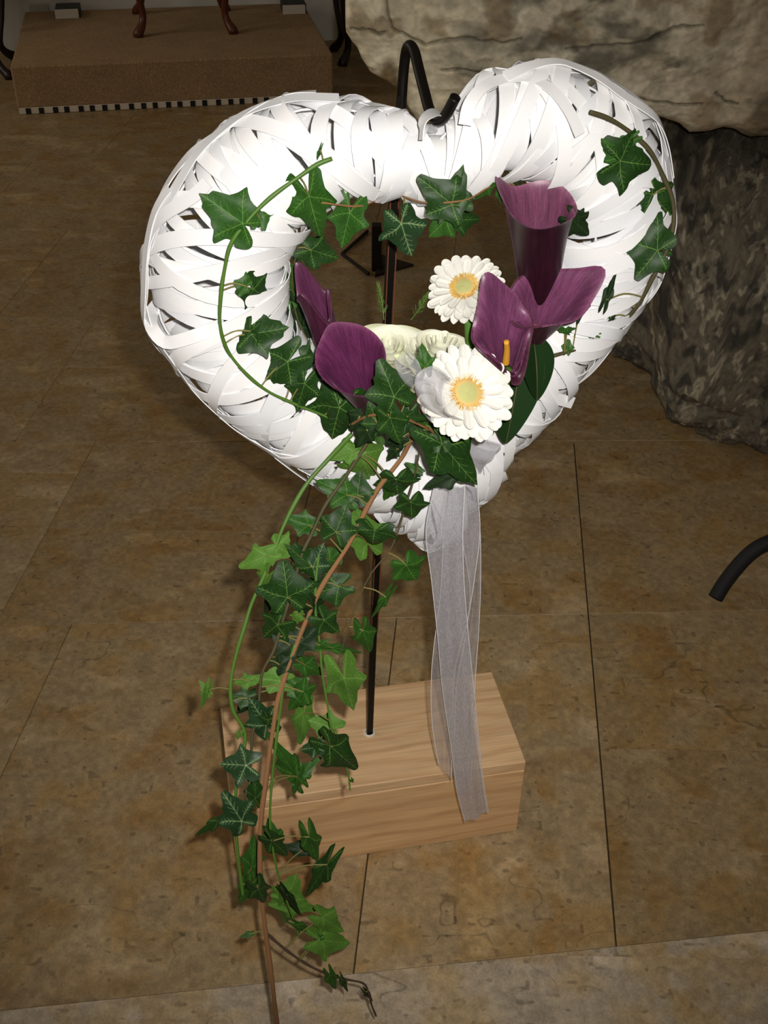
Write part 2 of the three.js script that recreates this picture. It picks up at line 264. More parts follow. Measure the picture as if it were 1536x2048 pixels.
const arc = []; { let l = 0, p = null; for (let i = 0; i <= 800; i++) { const q = hcurve.getPoint(i / 800); if (p) l += p.distanceTo(q); arc.push(l); p = q; } }
const HLEN = arc[800];
const sOf = (l) => { l = wrap01(l / HLEN) * HLEN; let i = 1; while (arc[i] < l) i++; return (i - 1 + (l - arc[i - 1]) / (arc[i] - arc[i - 1])) / 800; };   // metres along the middle line -> parameter
const FLAT = 0.86;
function tube(l, th, lift = 0) {                    // point on the wreath: l metres along, th around (0 outer edge, 90 degrees front)
  const s = sOf(l), c = hcurve.getPoint(s), n = dcurve.getPoint(s).normalize(), r = hradius(s);
  return c.addScaledVector(n, Math.cos(th) * (r + lift)).addScaledVector(N, Math.sin(th) * (r * FLAT + lift));
}
function ribbon(path, normals, width, thick) {      // flat strip with thickness
  const p = [], ix = [], n = path.length; let base = 0;
  const rows = path.map((c, i) => {
    const t = path[Math.min(n - 1, i + 1)].clone().sub(path[Math.max(0, i - 1)]).normalize(), nn = normals[i].clone().addScaledVector(t, -normals[i].dot(t)).normalize(), w = t.clone().cross(nn).multiplyScalar((typeof width === 'function' ? width(i / (n - 1)) : width) / 2), h = nn.multiplyScalar(thick / 2);
    return [c.clone().add(w).add(h), c.clone().sub(w).add(h), c.clone().sub(w).sub(h), c.clone().add(w).sub(h)];
  });
  for (let k = 0; k < 4; k++) {
    for (let i = 0; i < n; i++) for (const q of [rows[i][k], rows[i][(k + 1) % 4]]) p.push(q.x, q.y, q.z);
    for (let i = 0; i + 1 < n; i++) { const a = base + 2 * i; ix.push(a, a + 2, a + 1, a + 1, a + 2, a + 3); }
    base += 2 * n;
  }
  for (const i of [0, n - 1]) { for (const q of rows[i]) p.push(q.x, q.y, q.z); if (i) ix.push(base, base + 2, base + 1, base, base + 3, base + 2); else ix.push(base, base + 1, base + 2, base, base + 2, base + 3); base += 4; }
  const g = new THREE.BufferGeometry(); g.setAttribute('position', new THREE.Float32BufferAttribute(p, 3)); g.setIndex(ix); g.computeVertexNormals();
  return g;
}
const chip = [0xf4f4f4, 0xefeff0, 0xf7f7f6, 0xebecee].map((c) => std({ color: c, roughness: 0.55, side: THREE.DoubleSide }));
{
  const wr = thing('heart_wreath', 'large white heart wreath of woven wood chip strips hanging from the iron hook', 'wreath');
  const band = (l0, dl, th0, turns, lift, width, bow = 0, ph = 0, n = 34) => {
    const c = [], q = [];
    for (let i = 0; i <= n; i++) {
      const t = i / n, th = th0 + turns * Math.PI * 2 * t, l = l0 + dl * (t - 0.5) + bow * Math.sin(th + ph);
      const li = lift + 0.0012 * Math.sin(th * 2 + ph * 3);
      c.push(tube(l, th, li)); q.push(tube(l, th, li + 0.01).sub(c[i]));
    }
    return part('wood_strip', ribbon(c, q, width, 0.0009), chip[Math.floor(rnd() * 4)], wr);
  };
  const n1 = 104, n2 = 104;
  for (let i = 0; i < n1; i++) band((i + rr(-0.25, 0.25)) / n1 * HLEN, (i < 3 || i > n1 - 4 ? 0.25 : 1) * rr(-0.075, 0.075), Math.PI * 1.5 + rr(-0.6, 0.6), 1.03, rr(-0.0035, -0.001), rr(0.0115, 0.0145), rr(-0.006, 0.006), rr(0, 6));
  for (let i = 2; i < n2 - 1; i++) band((i + rr(-0.45, 0.45)) / n2 * HLEN, rr(-1, 1) < 0 ? rr(-0.2, -0.05) : rr(0.05, 0.2), Math.PI * 1.5 + rr(-0.9, 0.9), rr(0.96, 1.06), rr(0.0005, 0.0075), rr(0.011, 0.0145), rr(-0.022, 0.022), rr(0, 6));
  // long strips that run along the outer edge
  const lp = (i) => { let b = 0; const s = i / HN; for (let k = 0; k <= 800; k++) if (k / 800 <= s) b = arc[k]; return b; };
  const run = (i0, i1, tha, thb, lift, w) => {
    const c = [], q = [], a = lp(i0), b = lp(i1), n = 40;
    for (let i = 0; i <= n; i++) { const t = i / n, th = tha + (thb - tha) * t + 0.12 * Math.sin(t * 9 + i0), l = a + (b - a) * t; c.push(tube(l, th, lift)); q.push(tube(l, th, lift + 0.01).sub(c[i])); }
    part('wood_strip', ribbon(c, q, w, 0.0009), chip[Math.floor(rnd() * 4)], wr);
  };
  run(23.2, 29, 0.35, 0.15, 0.0075, 0.012); run(24, 20, 0.3, 0.5, 0.008, 0.011); run(21.2, 25.5, -0.1, 0.4, 0.009, 0.011); run(19, 22.6, 0.2, -0.1, 0.007, 0.01); run(26, 23, 0.7, 0.1, 0.0085, 0.012); run(28.6, 25, -0.15, 0.25, 0.007, 0.012);
  run(2.2, 7, 0.25, 0.35, 0.0085, 0.012); run(4, 8.5, 0.0, 0.5, 0.007, 0.011); run(6.5, 9.6, 0.6, 0.1, 0.009, 0.011); run(9, 12, 0.3, 0.0, 0.007, 0.011);
  for (const th of [0, 2.1, 4.2]) { const c = []; for (let i = 0; i <= 120; i++) c.push(tube(HLEN * i / 120, th, -0.007)); part('wire_ring', sweep(c, 0.0014, 160, 5), chip[1], wr); }
  // loose ends and the strip loop that the hook catches
  const free = (pts, w, up = 0.3) => { const cv = new THREE.CatmullRomCurve3(pts.map(([x, y, d]) => at(x, y, d))), c = cv.getPoints(24); part('wood_strip', ribbon(c, c.map((_, i) => N.clone().addScaledVector(UP, up)), w, 0.0009), chip[0], wr); };
  free([[1050, 775, 0.05], [1095, 792, 0.045], [1146, 806, 0.03]], 0.012);
  { const cv = new THREE.CatmullRomCurve3([[842, 280, 0.05], [846, 248, 0.045], [860, 229, 0.03], [880, 227, 0.012], [900, 250, 0.0], [905, 275, -0.02]].map(([x, y, d]) => at(x, y, d))), c = cv.getPoints(26); part('wood_strip', ribbon(c, c.map((p, i) => { const t = cv.getTangent(i / 26); return N.clone().cross(t); }), 0.012, 0.0009), chip[0], wr); }
  free([[338, 590, -0.03], [306, 620, 0], [304, 655, 0.03], [330, 684, 0.046], [370, 678, 0.056], [410, 664, 0.06], [448, 648, 0.045]], 0.012);
  free([[930, 250, 0.045], [938, 212, 0.04], [962, 178, 0.03], [1005, 158, 0.018], [1060, 156, 0.02], [1105, 180, 0.036], [1140, 225, 0.05], [1160, 270, 0.058]], 0.011, 2.2);
}

// ---------------------------------------------------------------- flowers
const HPX = []; for (let i = 0; i < 240; i++) { const s = i / 240, c = hcurve.getPoint(s), z = depth(c), q = c.clone().sub(camera.position); HPX.push([768 + FPX * q.dot(CR) / z, 1024 - FPX * q.dot(CU) / z, hradius(s), hradius(s) * FPX / z]); }
function surf(x, y) { let b = 9, r = 0; for (const h of HPX) { const k = Math.hypot(x - h[0], y - h[1]) / h[3]; if (k < b) { b = k; r = h[2]; } } return b < 1.25 ? Math.max(0.022, FLAT * r * Math.sqrt(Math.max(0, 1 - b * b))) : 0.01; }
const screen = (x, y, z) => CR.clone().multiplyScalar(x).addScaledVector(CU, y).addScaledVector(CB, z).normalize();
function basis(o, Y, F) { Y = Y.clone().normalize(); const Z = F.clone().addScaledVector(Y, -F.dot(Y)).normalize(), X = Y.clone().cross(Z); o.matrix.makeBasis(X, Y, Z); o.quaternion.setFromRotationMatrix(o.matrix); return o; }
function tint(g, f) { const p = g.attributes.position, c = []; const k = new THREE.Color(); for (let i = 0; i < p.count; i++) { f(k, i); c.push(k.r, k.g, k.b); } g.setAttribute('color', new THREE.Float32BufferAttribute(c, 3)); return g; }

const callaT = tex(512, 256, (u, v) => { const n = fbm(u * 60, v * 4, 256, 3, 81), f = vnoise(u * 160, v * 9, 256, 84), s = vnoise(u * 200, v * 100, 256, 86), k = 205 + 60 * (n - 0.5) + 44 * (f - 0.5) + 26 * (s - 0.5); return [k, k, k]; });
const callaM = phys({ vertexColors: true, map: callaT, roughness: 0.42, side: THREE.DoubleSide, sheen: 0.3, sheenRoughness: 0.5, sheenColor: new THREE.Color(0.5, 0.25, 0.4) });
const stalkM = std({ color: 0x4f7a2c, roughness: 0.5 }), spadixM = std({ color: 0xe0a030, roughness: 0.7 });
function calla(label, base, mouth, R, front, o = {}) {
  const t = thing('calla_lily', label, 'flower', 'purple calla lilies in the wreath');
  t.position.copy(base); const ax = mouth.clone().sub(base), L = ax.length(); basis(t, ax, front);
  const { low = 0.8, high = 1.15, r0 = 0.0065, pw = 1.9, tip = 0.25, flare = 0.25, wave = 0.05, ph = 0, lap = 0.35, wide = 1, inner = [0.155, 0.036, 0.1], outer = [0.075, 0.012, 0.034], spad = 0.5, hp = 1.2 } = o;
  const pt = (u, v, off) => {
    const a = (u * 2 - 1) * (Math.PI + lap), b = Math.abs(a) > Math.PI ? 1 : 0, back = (1 - Math.cos(clamp(a, -Math.PI, Math.PI))) / 2, side = Math.abs(Math.sin(a));
    // the spathe overlaps itself at the low front (angle 0 is the back)
    const aa = a, tall = (1 + Math.cos(aa)) / 2, tp = Math.exp(-aa * aa * 9);
    const h = L * (low + (high - low) * Math.pow(tall, hp) + tip * 0.35 * tp + wave * Math.sin(aa * 3 + ph));
    const Rm = R * (1 + 0.25 * tall * flare * 2 + tip * tp * 0.8 + wave * 1.5 * Math.sin(aa * 2.3 + ph * 2));
    const q = Math.pow(v, pw), lapr = 1 - 0.13 * sstep(Math.PI - lap, Math.PI + lap, aa * (1)) ;
    const r = (r0 + (Rm - r0) * q) * lapr + R * flare * 0.55 * Math.pow(v, 9) + off * (1 - Math.pow(v, 14));
    const y = h * v - L * flare * 0.16 * Math.pow(v, 12) * (1 + 0.8 * (1 - tall));
    const dir = aa + Math.PI;
    return V(Math.sin(dir) * r * wide, y, Math.cos(dir) * r);
  };
  const gi = grid(64, 30, (u, v) => pt(u, v, -0.0005)), go = grid(64, 30, (u, v) => pt(1 - u, v, 0.0006));
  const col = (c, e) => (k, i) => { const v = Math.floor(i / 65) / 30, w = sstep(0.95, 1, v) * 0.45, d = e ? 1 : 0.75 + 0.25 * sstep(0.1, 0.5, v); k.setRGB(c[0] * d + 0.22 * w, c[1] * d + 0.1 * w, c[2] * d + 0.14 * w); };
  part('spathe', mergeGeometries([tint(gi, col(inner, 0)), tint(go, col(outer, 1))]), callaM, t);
  part('spadix', put(sweep([V(0, 0.12 * L, 0), V(0.001, 0.7 * spad * L, 0.001), V(0, spad * L, 0.002)], (q) => 0.0036 * (1 - 0.3 * q), 16, 10), 0, 0, 0), spadixM, t);
  if (o.stem !== 0) part('stem', sweep([V(0, -0.001, 0), V(0, -0.02, -0.002), V(0, -(o.stem || 0.07), -0.006)], 0.006, 14, 10), stalkM, t);
  return t;
}
const G5 = (x, y, d) => at(x, y, d);
calla('leftmost purple calla lily, narrow and half rolled up, tall against the wreath\'s inner left', G5(680, 755, 0.035), G5(614, 538, 0.05), 0.0108, screen(0.6, 0.1, 1), { low: 0.78, high: 0.97, hp: 0.7, pw: 0.5, flare: 0.5, wave: 0.1, ph: 2.6, r0: 0.0085, tip: 0.12, lap: 1.5, spad: 0.3, outer: [0.085, 0.014, 0.045] });
calla('rounded purple calla lily opening toward the viewer, left of the white roses', G5(740, 818, 0.066), G5(704, 722, 0.098), 0.0262, screen(0.3, -0.35, 1), { low: 0.84, high: 1.2, hp: 0.6, pw: 1.0, flare: 0.2, wave: 0.02, ph: 2.5, tip: 0.12, spad: 0.3, r0: 0.009, inner: [0.19, 0.037, 0.125] });
calla('topmost purple calla lily, a tall dark trumpet near the wreath\'s inner right', G5(1076, 615, 0.03), G5(1086, 388, 0.06), 0.0265, screen(0.85, 0.05, 0.45), { low: 0.95, high: 1.0, pw: 1.35, flare: 0.25, wave: 0.022, ph: 0.4, tip: 0.38, r0: 0.0165, spad: 0.4, outer: [0.038, 0.006, 0.016], inner: [0.27, 0.085, 0.165] });
calla('wide open purple calla lily with a thin pointed tip to the right', G5(1062, 690, 0.05), G5(1102, 575, 0.085), 0.027, screen(-0.85, 0.02, 0.6), { low: 0.74, high: 0.98, hp: 0.55, pw: 1.05, flare: 0.35, wave: 0.05, ph: 0.9, tip: 0.5, spad: 0.35, inner: [0.25, 0.07, 0.165] });
calla('purple calla lily with an orange spadix in view, above the front gerbera', G5(1012, 740, 0.08), G5(1009, 628, 0.105), 0.021, screen(0.22, -0.1, 1), { low: 0.36, high: 1.1, hp: 0.75, pw: 0.9, flare: 0.45, wave: 0.12, ph: 1.9, tip: 0.35, spad: 0.55, inner: [0.24, 0.065, 0.165] });

// gerberas
const petalM = std({ color: 0xe4e3da, roughness: 0.6, side: THREE.DoubleSide }), discM = std({ vertexColors: true, color: 0xffffff, roughness: 0.9 }), fuzzM = std({ color: 0xe2c06c, roughness: 0.9 });
const petalG = [0, 1, 2, 3].map((k) => grid(8, 16, (u, v) => {
  const x = u * 2 - 1, q = Math.sin(v * Math.PI / 2), w = q < 0.8 ? 0.5 + 0.5 * Math.sin(q / 0.8 * Math.PI / 2) : Math.sqrt(Math.max(0, 1 - Math.pow((q - 0.8) / 0.2, 2)));
  return V(x * w * 0.5, 0.10 * v * v * (k - 1.6) + 0.05 * x * x * w + 0.012 * Math.cos(x * 7), Math.sin(v * Math.PI / 2) * (1 - 0.03 * Math.exp(-x * x * 30) * (k % 2)));
}));
function gerbera(label, c, face, R, stemTo) {
  const t = thing('gerbera', label, 'flower', 'white gerberas in the wreath'); t.position.copy(c); basis(t, face, screen(0, -1, 0.1));
  const rings = [[22, 1, 0.0, 0.03], [21, 0.97, 0.0022, 0.13], [15, 0.78, 0.0044, 0.26]];
  rings.forEach(([n, len, y, up], q) => { for (let i = 0; i < n; i++) {
    const m = part('petal', petalG[Math.floor(rnd() * 4)], petalM, t), l = R * len * rr(0.92, 1.03) - R * 0.16;
    m.rotation.order = 'YXZ'; m.rotation.set(-up + rr(-0.06, 0.06), (i + q * 0.5 + rr(-0.16, 0.16)) / n * Math.PI * 2, rr(-0.1, 0.1));
    m.position.set(Math.sin(m.rotation.y) * R * 0.16, y, Math.cos(m.rotation.y) * R * 0.16);
    m.scale.set(R * rr(0.215, 0.265), R * 0.5, l);
  } });
  const dg = new THREE.SphereGeometry(R * 0.31, 28, 14, 0, Math.PI * 2, 0, Math.PI / 2), dp = dg.attributes.position; for (let i = 0; i < dp.count; i++) { const k = 1 + 0.05 * Math.sin(i * 12.9898); dp.setXYZ(i, dp.getX(i) * k, dp.getY(i) * 0.35 * k + 0.0045, dp.getZ(i) * k); } dg.computeVertexNormals();
  tint(dg, (k, i) => { const q = Math.hypot(dp.getX(i), dp.getZ(i)) / R, w = sstep(0.17, 0.24, q); k.setRGB(0.5 + 0.2 * w, 0.5 - 0.02 * w, 0.19 - 0.02 * w); }); part('flower_disc', dg, discM, t);
  const fz = []; for (let i = 0; i < 760; i++) { const a = rnd() * 6.283, r = R * rr(0.22, 0.36), g = new THREE.ConeGeometry(0.0008, rr(0.004, 0.0065), 4); g.rotateX(0.5 + (r / R - 0.23) * 3); g.rotateY(a); g.translate(Math.sin(a) * r, 0.0065, Math.cos(a) * r); fz.push(g); }
  const fm = part('stamen_ring', mergeGeometries(fz), fuzzM, t); fm.userData.kind = 'stuff';
  t.updateMatrixWorld(true); const q = t.worldToLocal(stemTo.clone());
  part('stem', sweep([V(0, 0, 0), V(0, -0.012, 0), q.clone().multiplyScalar(0.5).add(V(0, -0.004, 0)), q], (s) => 0.0045 - 0.0012 * Math.exp(-s * 8), 22, 10), stalkM, t);
}
gerbera('front white gerbera with a golden centre, beside the organza bow', at(930, 789, 0.118), screen(0.22, 0.12, 1), 0.0455, at(960, 860, 0.03));
gerbera('rear white gerbera with a golden centre, higher and partly behind the calla', at(931, 581, 0.03), screen(-0.28, 0.42, 1), 0.0375, at(942, 720, 0.03));

// roses
const roseM = phys({ color: 0xeff0da, roughness: 0.6, side: THREE.DoubleSide, sheen: 0.2, sheenRoughness: 0.6 }), roseG = phys({ color: 0xe6ebc4, roughness: 0.6, side: THREE.DoubleSide });
function rose(label, c, face, R) {
  const t = thing('rose', label, 'flower', 'cream white roses in the wreath'); t.position.copy(c); basis(t, face, screen(1, 0, 0.2));
  const n = 40;
  for (let i = 0; i < n; i++) {
    const k = i / (n - 1), a0 = i * 2.399 + rr(-0.2, 0.2), span = 1.2 - 0.2 * k, ph = rr(0, 6), top = R * (0.5 - 0.52 * Math.pow(k, 1.3)), bot = -R * 0.75, rt = R * (0.06 + 0.86 * Math.pow(k, 0.9)), curl = R * (0.03 + 0.26 * Math.pow(k, 1.4)), tilt = R * rr(-0.05, 0.05), open = 0.12 + 0.3 * k;
    part('petal', grid(16, 14, (u, v) => {
      const x = u * 2 - 1, a = a0 + x * span * Math.pow(Math.sin(Math.PI * (0.1 + 0.6 * v)), 0.7), vv = v * (1 - 0.16 * Math.pow(Math.abs(x), 2.6));
      const r = rt * (0.45 + (0.55 + open * 0.4) * Math.pow(vv, 0.8)) * (1 - 0.1 * x) + curl * Math.pow(vv, 4) + R * 0.03 * Math.sin(x * 3 + ph) * v;
      return V(Math.cos(a) * r, bot + (top - bot) * vv + tilt * v - curl * 0.8 * Math.pow(vv, 7) + R * 0.025 * Math.sin(x * 4 + ph) * v, Math.sin(a) * r);
    }), k > 0.85 ? roseG : roseM, t);
  }
  part('calyx', put(new THREE.SphereGeometry(R * 0.42, 16, 10), 0, -R * 0.62, 0), stalkM, t);
}
rose('larger cream white rose on the left, beside the rounded calla', at(778, 706, 0.026), screen(0.0, 0.6, 0.9), 0.037);
rose('flatter cream white rose on the right, above the front gerbera', at(880, 700, 0.036), screen(0.1, 0.8, 0.7), 0.0345);

// ---------------------------------------------------------------- ivy
function veinTex(bg, vein, spread, glow) {
  const S = 512, cv = document.createElement('canvas'); cv.width = cv.height = S; const c = cv.getContext('2d');
  c.fillStyle = `rgb(${bg})`; c.fillRect(0, 0, S, S);
  for (let i = 0; i < 2600; i++) { const k = Math.floor(rr(-14, 14)); c.fillStyle = `rgba(${bg.map((b) => clamp(b + k, 0, 255))},0.35)`; const r = rr(2, 12); c.beginPath(); c.arc(rnd() * S, rnd() * S, r, 0, 7); c.fill(); }
  const X = (x) => (x + 0.75) / 1.5 * S, Y = (y) => (1 - (y + 0.5) / 1.6) * S;
  const line = (x0, y0, x1, y1, w, bow) => { c.lineWidth = w; c.beginPath(); c.moveTo(X(x0), Y(y0)); c.quadraticCurveTo(X((x0 + x1) / 2 + bow * (y1 - y0)), Y((y0 + y1) / 2 - bow * (x1 - x0)), X(x1), Y(y1)); c.stroke(); };
  c.lineCap = 'round';
  for (const [w, al] of [[spread, glow], [0, 1]]) {
    c.strokeStyle = `rgba(${vein},${al})`;
    for (const [tx, ty] of [[0, 1], [0.6, 0.3], [-0.6, 0.3], [0.3, -0.42], [-0.3, -0.42]]) {
      line(0, 0, tx * 0.96, ty * 0.96, 4.5 + w, 0.02);
      for (const q of [0.28, 0.45, 0.62, 0.78]) for (const s of [-1, 1]) { const L = 0.26 * (1 - q * 0.6) * Math.hypot(tx, ty), a = Math.atan2(ty, tx) + s * 0.75; line(tx * q, ty * q, tx * q + Math.cos(a) * L, ty * q + Math.sin(a) * L, 2 + w * 0.6, 0.12 * s); }
    }
  }
  const t = new THREE.CanvasTexture(cv); t.colorSpace = THREE.SRGBColorSpace; return t;
}
const leafM = [veinTex([30, 60, 20], [96, 132, 60], 8, 0.12), veinTex([42, 82, 24], [92, 136, 54], 8, 0.12), veinTex([80, 120, 42], [112, 150, 68], 8, 0.2), veinTex([33, 60, 32], [140, 166, 112], 16, 0.22), veinTex([18, 40, 12], [58, 84, 38], 6, 0.1)].map((map, i) => phys({ map, specularIntensity: 0.6, roughness: [0.5, 0.52, 0.65, 0.46, 0.6][i], side: THREE.DoubleSide, bumpMap: map, bumpScale: 0.0008 }));
const HALF = [[0, -0.04], [0.06, -0.2], [0.16, -0.4], [0.3, -0.48], [0.43, -0.4], [0.47, -0.22], [0.45, -0.05], [0.52, 0.08], [0.66, 0.2], [0.66, 0.3], [0.5, 0.38], [0.37, 0.46], [0.3, 0.58], [0.22, 0.74], [0.11, 0.9], [0, 1]];
const leafG = [0, 1, 2, 3, 4, 5].map((k) => {
  const j = (s) => 1 + 0.07 * Math.sin(k * 5.3 + s * 2.1), lob = [0.85 + 0.05 * k, 1.1 - 0.06 * k];
  const side = (s) => HALF.map(([x, y], i) => V(s * x * (i > 0 && i < 15 ? j(i + s) : 1) * (i < 6 ? lob[k % 2] : 1), y * (i > 1 && i < 15 ? j(i * 1.7 + s * 3) : 1), 0));
  const R = new THREE.CatmullRomCurve3(side(1), false, 'catmullrom', 0.35).getPoints(45), L = new THREE.CatmullRomCurve3(side(-1), false, 'catmullrom', 0.35).getPoints(45).reverse();
  const out = [...R, ...L.slice(1, -1)], n = out.length, c = V(0, 0.14, 0), p = [], uv = [], ix = [], M = 7;
  const z = (x, y) => (0.1 + 0.05 * (k % 3)) * -Math.abs(x) * 0.9 - (0.1 + 0.07 * ((k * 2) % 3)) * y * y + 0.035 * Math.sin(x * 9 + k * 2) + 0.03 * Math.sin(y * 7 + x * 5 + k);
  const put2 = (q) => { p.push(q.x, q.y, z(q.x, q.y)); uv.push((q.x + 0.75) / 1.5, (q.y + 0.5) / 1.6); };
  put2(c); for (let m = 1; m <= M; m++) for (const q of out) put2(c.clone().lerp(q, m / M));
  for (let i = 0; i < n; i++) { const a = 1 + i, b = 1 + (i + 1) % n; ix.push(0, a, b); for (let m = 0; m < M - 1; m++) { const A = a + m * n, B = b + m * n; ix.push(A, A + n, B + n, A, B + n, B); } }
  const g = new THREE.BufferGeometry(); g.setAttribute('position', new THREE.Float32BufferAttribute(p, 3)); g.setAttribute('uv', new THREE.Float32BufferAttribute(uv, 2)); g.setIndex(ix); g.computeVertexNormals(); return g;
});
const stemM = { green: std({ color: 0x4e7326, roughness: 0.5 }), brown: std({ color: 0x8a623c, roughness: 0.8 }), dark: std({ color: 0x4a4426, roughness: 0.7 }), bark: std({ color: 0x4d3a2a, roughness: 0.9 }) };
const petioleM = std({ color: 0x77703a, roughness: 0.6 });
const hang = (y) => 0.066 + 0.2 * clamp((y - 900) / 950, 0, 1.15);
// stem: pixel points [x, y, d]; leaves: [joint x, joint y, tip x, tip y, width, kind, extra d]
function vine(label, mode, stem, r0, r1, mat, leaves) {
  const dOf = (x, y, e = 0) => (mode === 'surf' ? surf(x, y) + 0.011 : mode === 'hang' ? hang(y) : mode) + e;
  const t = thing('ivy_vine', label, 'ivy'), o = at(stem[0][0], stem[0][1], dOf(stem[0][0], stem[0][1], stem[0][2]));
  t.position.copy(o);
  const pts = stem.map(([x, y, e]) => at(x, y, dOf(x, y, e)).sub(o));
  const cv = new THREE.CatmullRomCurve3(pts, false, 'centripetal');
  part('stem', sweep(pts, (q) => (r0 + (r1 - r0) * q) * 0.74 * (1 + 0.12 * Math.sin(q * 47)), Math.max(30, stem.length * 10), 7), stemM[mat], t);
  const sm = cv.getPoints(90);
  for (const [jx, jy, tx, ty, w, kind, e = 0] of leaves) {
    const dl = Math.max(dOf(jx, jy, e), mode === 'surf' ? dOf(tx, ty, e) - 0.006 : -9, dOf((jx + tx) / 2, (jy + ty) / 2, e)), J = at(jx, jy, dl), ex = rr(-0.006, 0.006), T = at(tx, ty, dl + ex - 0.004), Y = T.clone().sub(J), len = Y.length();
    const m = part('leaf', leafG[Math.floor(rnd() * 6)], leafM[kind], t);
    const toCam = camera.position.clone().sub(J).normalize();
    basis(m, Y, toCam); m.position.copy(J).sub(o);
    const ww = w * 1.06 / FPX * depth(J) / 1.26; m.scale.set(ww, len * 1.04, (ww + len) * 0.5);
    let best = null, bd = 1e9; for (const q of sm) { const d = q.distanceTo(m.position) + 0.6 * Math.abs(q.distanceTo(m.position) - 0.012); if (d < bd) { bd = d; best = q; } }
    const dist = best.distanceTo(m.position);
    if (dist > 0.003 && dist < 0.07) { const mid = best.clone().lerp(m.position, 0.5).addScaledVector(toCam, -0.1 * dist).add(V(0, 0.12 * dist, 0)); part('petiole', sweep([best.clone(), mid, m.position.clone()], 0.0008, 8, 5), petioleM, t); }
  }
  return t;
}
vine('ivy vine curving down over the left half of the wreath', 'surf', [[664, 317], [636, 328], [600, 352], [540, 396], [500, 436], [463, 486], [449, 540], [441, 600], [441, 655], [455, 700], [490, 745], [535, 782], [590, 808], [645, 830], [690, 850]], 0.0026, 0.0018, 'green', [
  [484, 446, 405, 391, 108, 1], [519, 436, 523, 384, 50, 1, -0.002], [618, 392, 643, 480, 92, 1, 0.008], [505, 577, 540, 600, 74, 0], [492, 572, 470, 565, 46, 1], [503, 668, 576, 655, 92, 0], [500, 662, 478, 706, 44, 0],
  [577, 722, 506, 776, 82, 0], [610, 765, 592, 829, 66, 0, 0.006], [608, 718, 632, 722, 70, 0], [680, 812, 662, 887, 118, 0, 0.012], [640, 300, 630, 330, 8, 1]]);
vine('ivy runner crossing the top of the heart shaped opening', 0.035, [[560, 400, -0.02], [640, 405, 0.01], [720, 412, 0], [783, 389, -0.02], [850, 405, 0.01], [930, 400, 0.02], [985, 372, 0.0], [1025, 368, -0.01]], 0.0012, 0.001, 'brown', [
  [700, 424, 682, 500, 74, 1], [803, 447, 824, 514, 92, 3, -0.005], [905, 410, 840, 357, 92, 0, 0.02], [905, 412, 926, 332, 66, 0, 0.018], [893, 440, 856, 476, 62, 1, 0.005], [915, 440, 966, 438, 56, 0, -0.01], [975, 372, 948, 402, 30, 1], [1000, 382, 1003, 410, 20, 1], [1040, 410, 1062, 474, 38, 1, -0.01], [1032, 380, 1024, 440, 20, 4, -0.02]]);
vine('ivy vine curving around the right outer edge of the wreath', 'surf', [[1180, 224], [1215, 236], [1260, 264], [1300, 302, 0.01], [1326, 352, 0.012], [1345, 400, 0.014], [1347, 450, 0.016], [1330, 510, 0.02], [1303, 560, 0.02], [1277, 610, 0.014], [1235, 652], [1175, 690], [1120, 708], [1074, 719]], 0.0028, 0.0026, 'dark', [
  [1238, 318, 1206, 280, 44, 1], [1262, 280, 1220, 306, 30, 1, -0.002], [1240, 322, 1310, 331, 114, 0, 0.006], [1306, 390, 1346, 434, 80, 0, 0.006], [1316, 501, 1250, 482, 124, 0, 0.012], [1318, 498, 1344, 470, 50, 0, 0.008],
  [1160, 622, 1186, 572, 26, 4, 0.004], [1212, 600, 1232, 545, 20, 4, 0.004], [1130, 662, 1105, 652, 12, 1], [1134, 660, 1154, 656, 12, 1], [1188, 668, 1160, 662, 18, 1], [1220, 636, 1206, 658, 20, 4], [1222, 638, 1236, 634, 10, 4], [1238, 612, 1256, 614, 14, 1], [1134, 700, 1138, 676, 24, 1], [1146, 440, 1180, 472, 56, 4], [1148, 436, 1128, 480, 40, 4]]);
vine('ivy with dark leaves tucked against the inner left of the wreath', 0.0, [[620, 690], [596, 640], [584, 580], [590, 520], [605, 470], [620, 455]], 0.0014, 0.001, 'dark', [
  [602, 512, 590, 462, 44, 4], [622, 500, 682, 518, 66, 0], [584, 560, 602, 610, 34, 1], [596, 610, 606, 668, 46, 4], [582, 600, 574, 562, 30, 1], [606, 655, 618, 700, 46, 4]]);
vine('ivy leaves gathered between the calla stems and the bow', 0.11, [[700, 850, -0.03], [745, 830, 0], [790, 832, 0.01], [840, 850, 0], [884, 880, -0.02], [905, 930, -0.03]], 0.0018, 0.0014, 'brown', [
  [788, 793, 762, 729, 96, 0, 0.012], [756, 850, 738, 806, 56, 0], [780, 836, 802, 890, 64, 0, 0.012], [818, 826, 806, 872, 44, 3], [815, 832, 870, 838, 26, 0, 0.005], [735, 862, 712, 896, 40, 4], [852, 850, 850, 888, 36, 1, -0.02], [876, 862, 908, 852, 26, 2, -0.02], [884, 888, 960, 977, 100, 0, 0.002], [884, 888, 884, 850, 50, 0, 0.002], [905, 950, 848, 976, 44, 4, -0.015], [792, 900, 774, 922, 24, 4, -0.03], [850, 734, 844, 688, 38, 1, 0.01], [800, 876, 770, 888, 40, 4, -0.02], [720, 832, 700, 862, 44, 4, -0.02]]);
vine('ivy leaf cluster behind the right callas', 0.02, [[1000, 700], [1030, 690], [1070, 690], [1100, 700]], 0.0014, 0.001, 'dark', [
  [1052, 672, 1108, 700, 86, 1], [1048, 676, 1018, 712, 60, 0], [1040, 720, 1088, 742, 52, 0], [1085, 655, 1082, 620, 40, 4], [1000, 720, 965, 690, 50, 4, -0.02], [960, 690, 935, 650, 46, 4, -0.03]]);
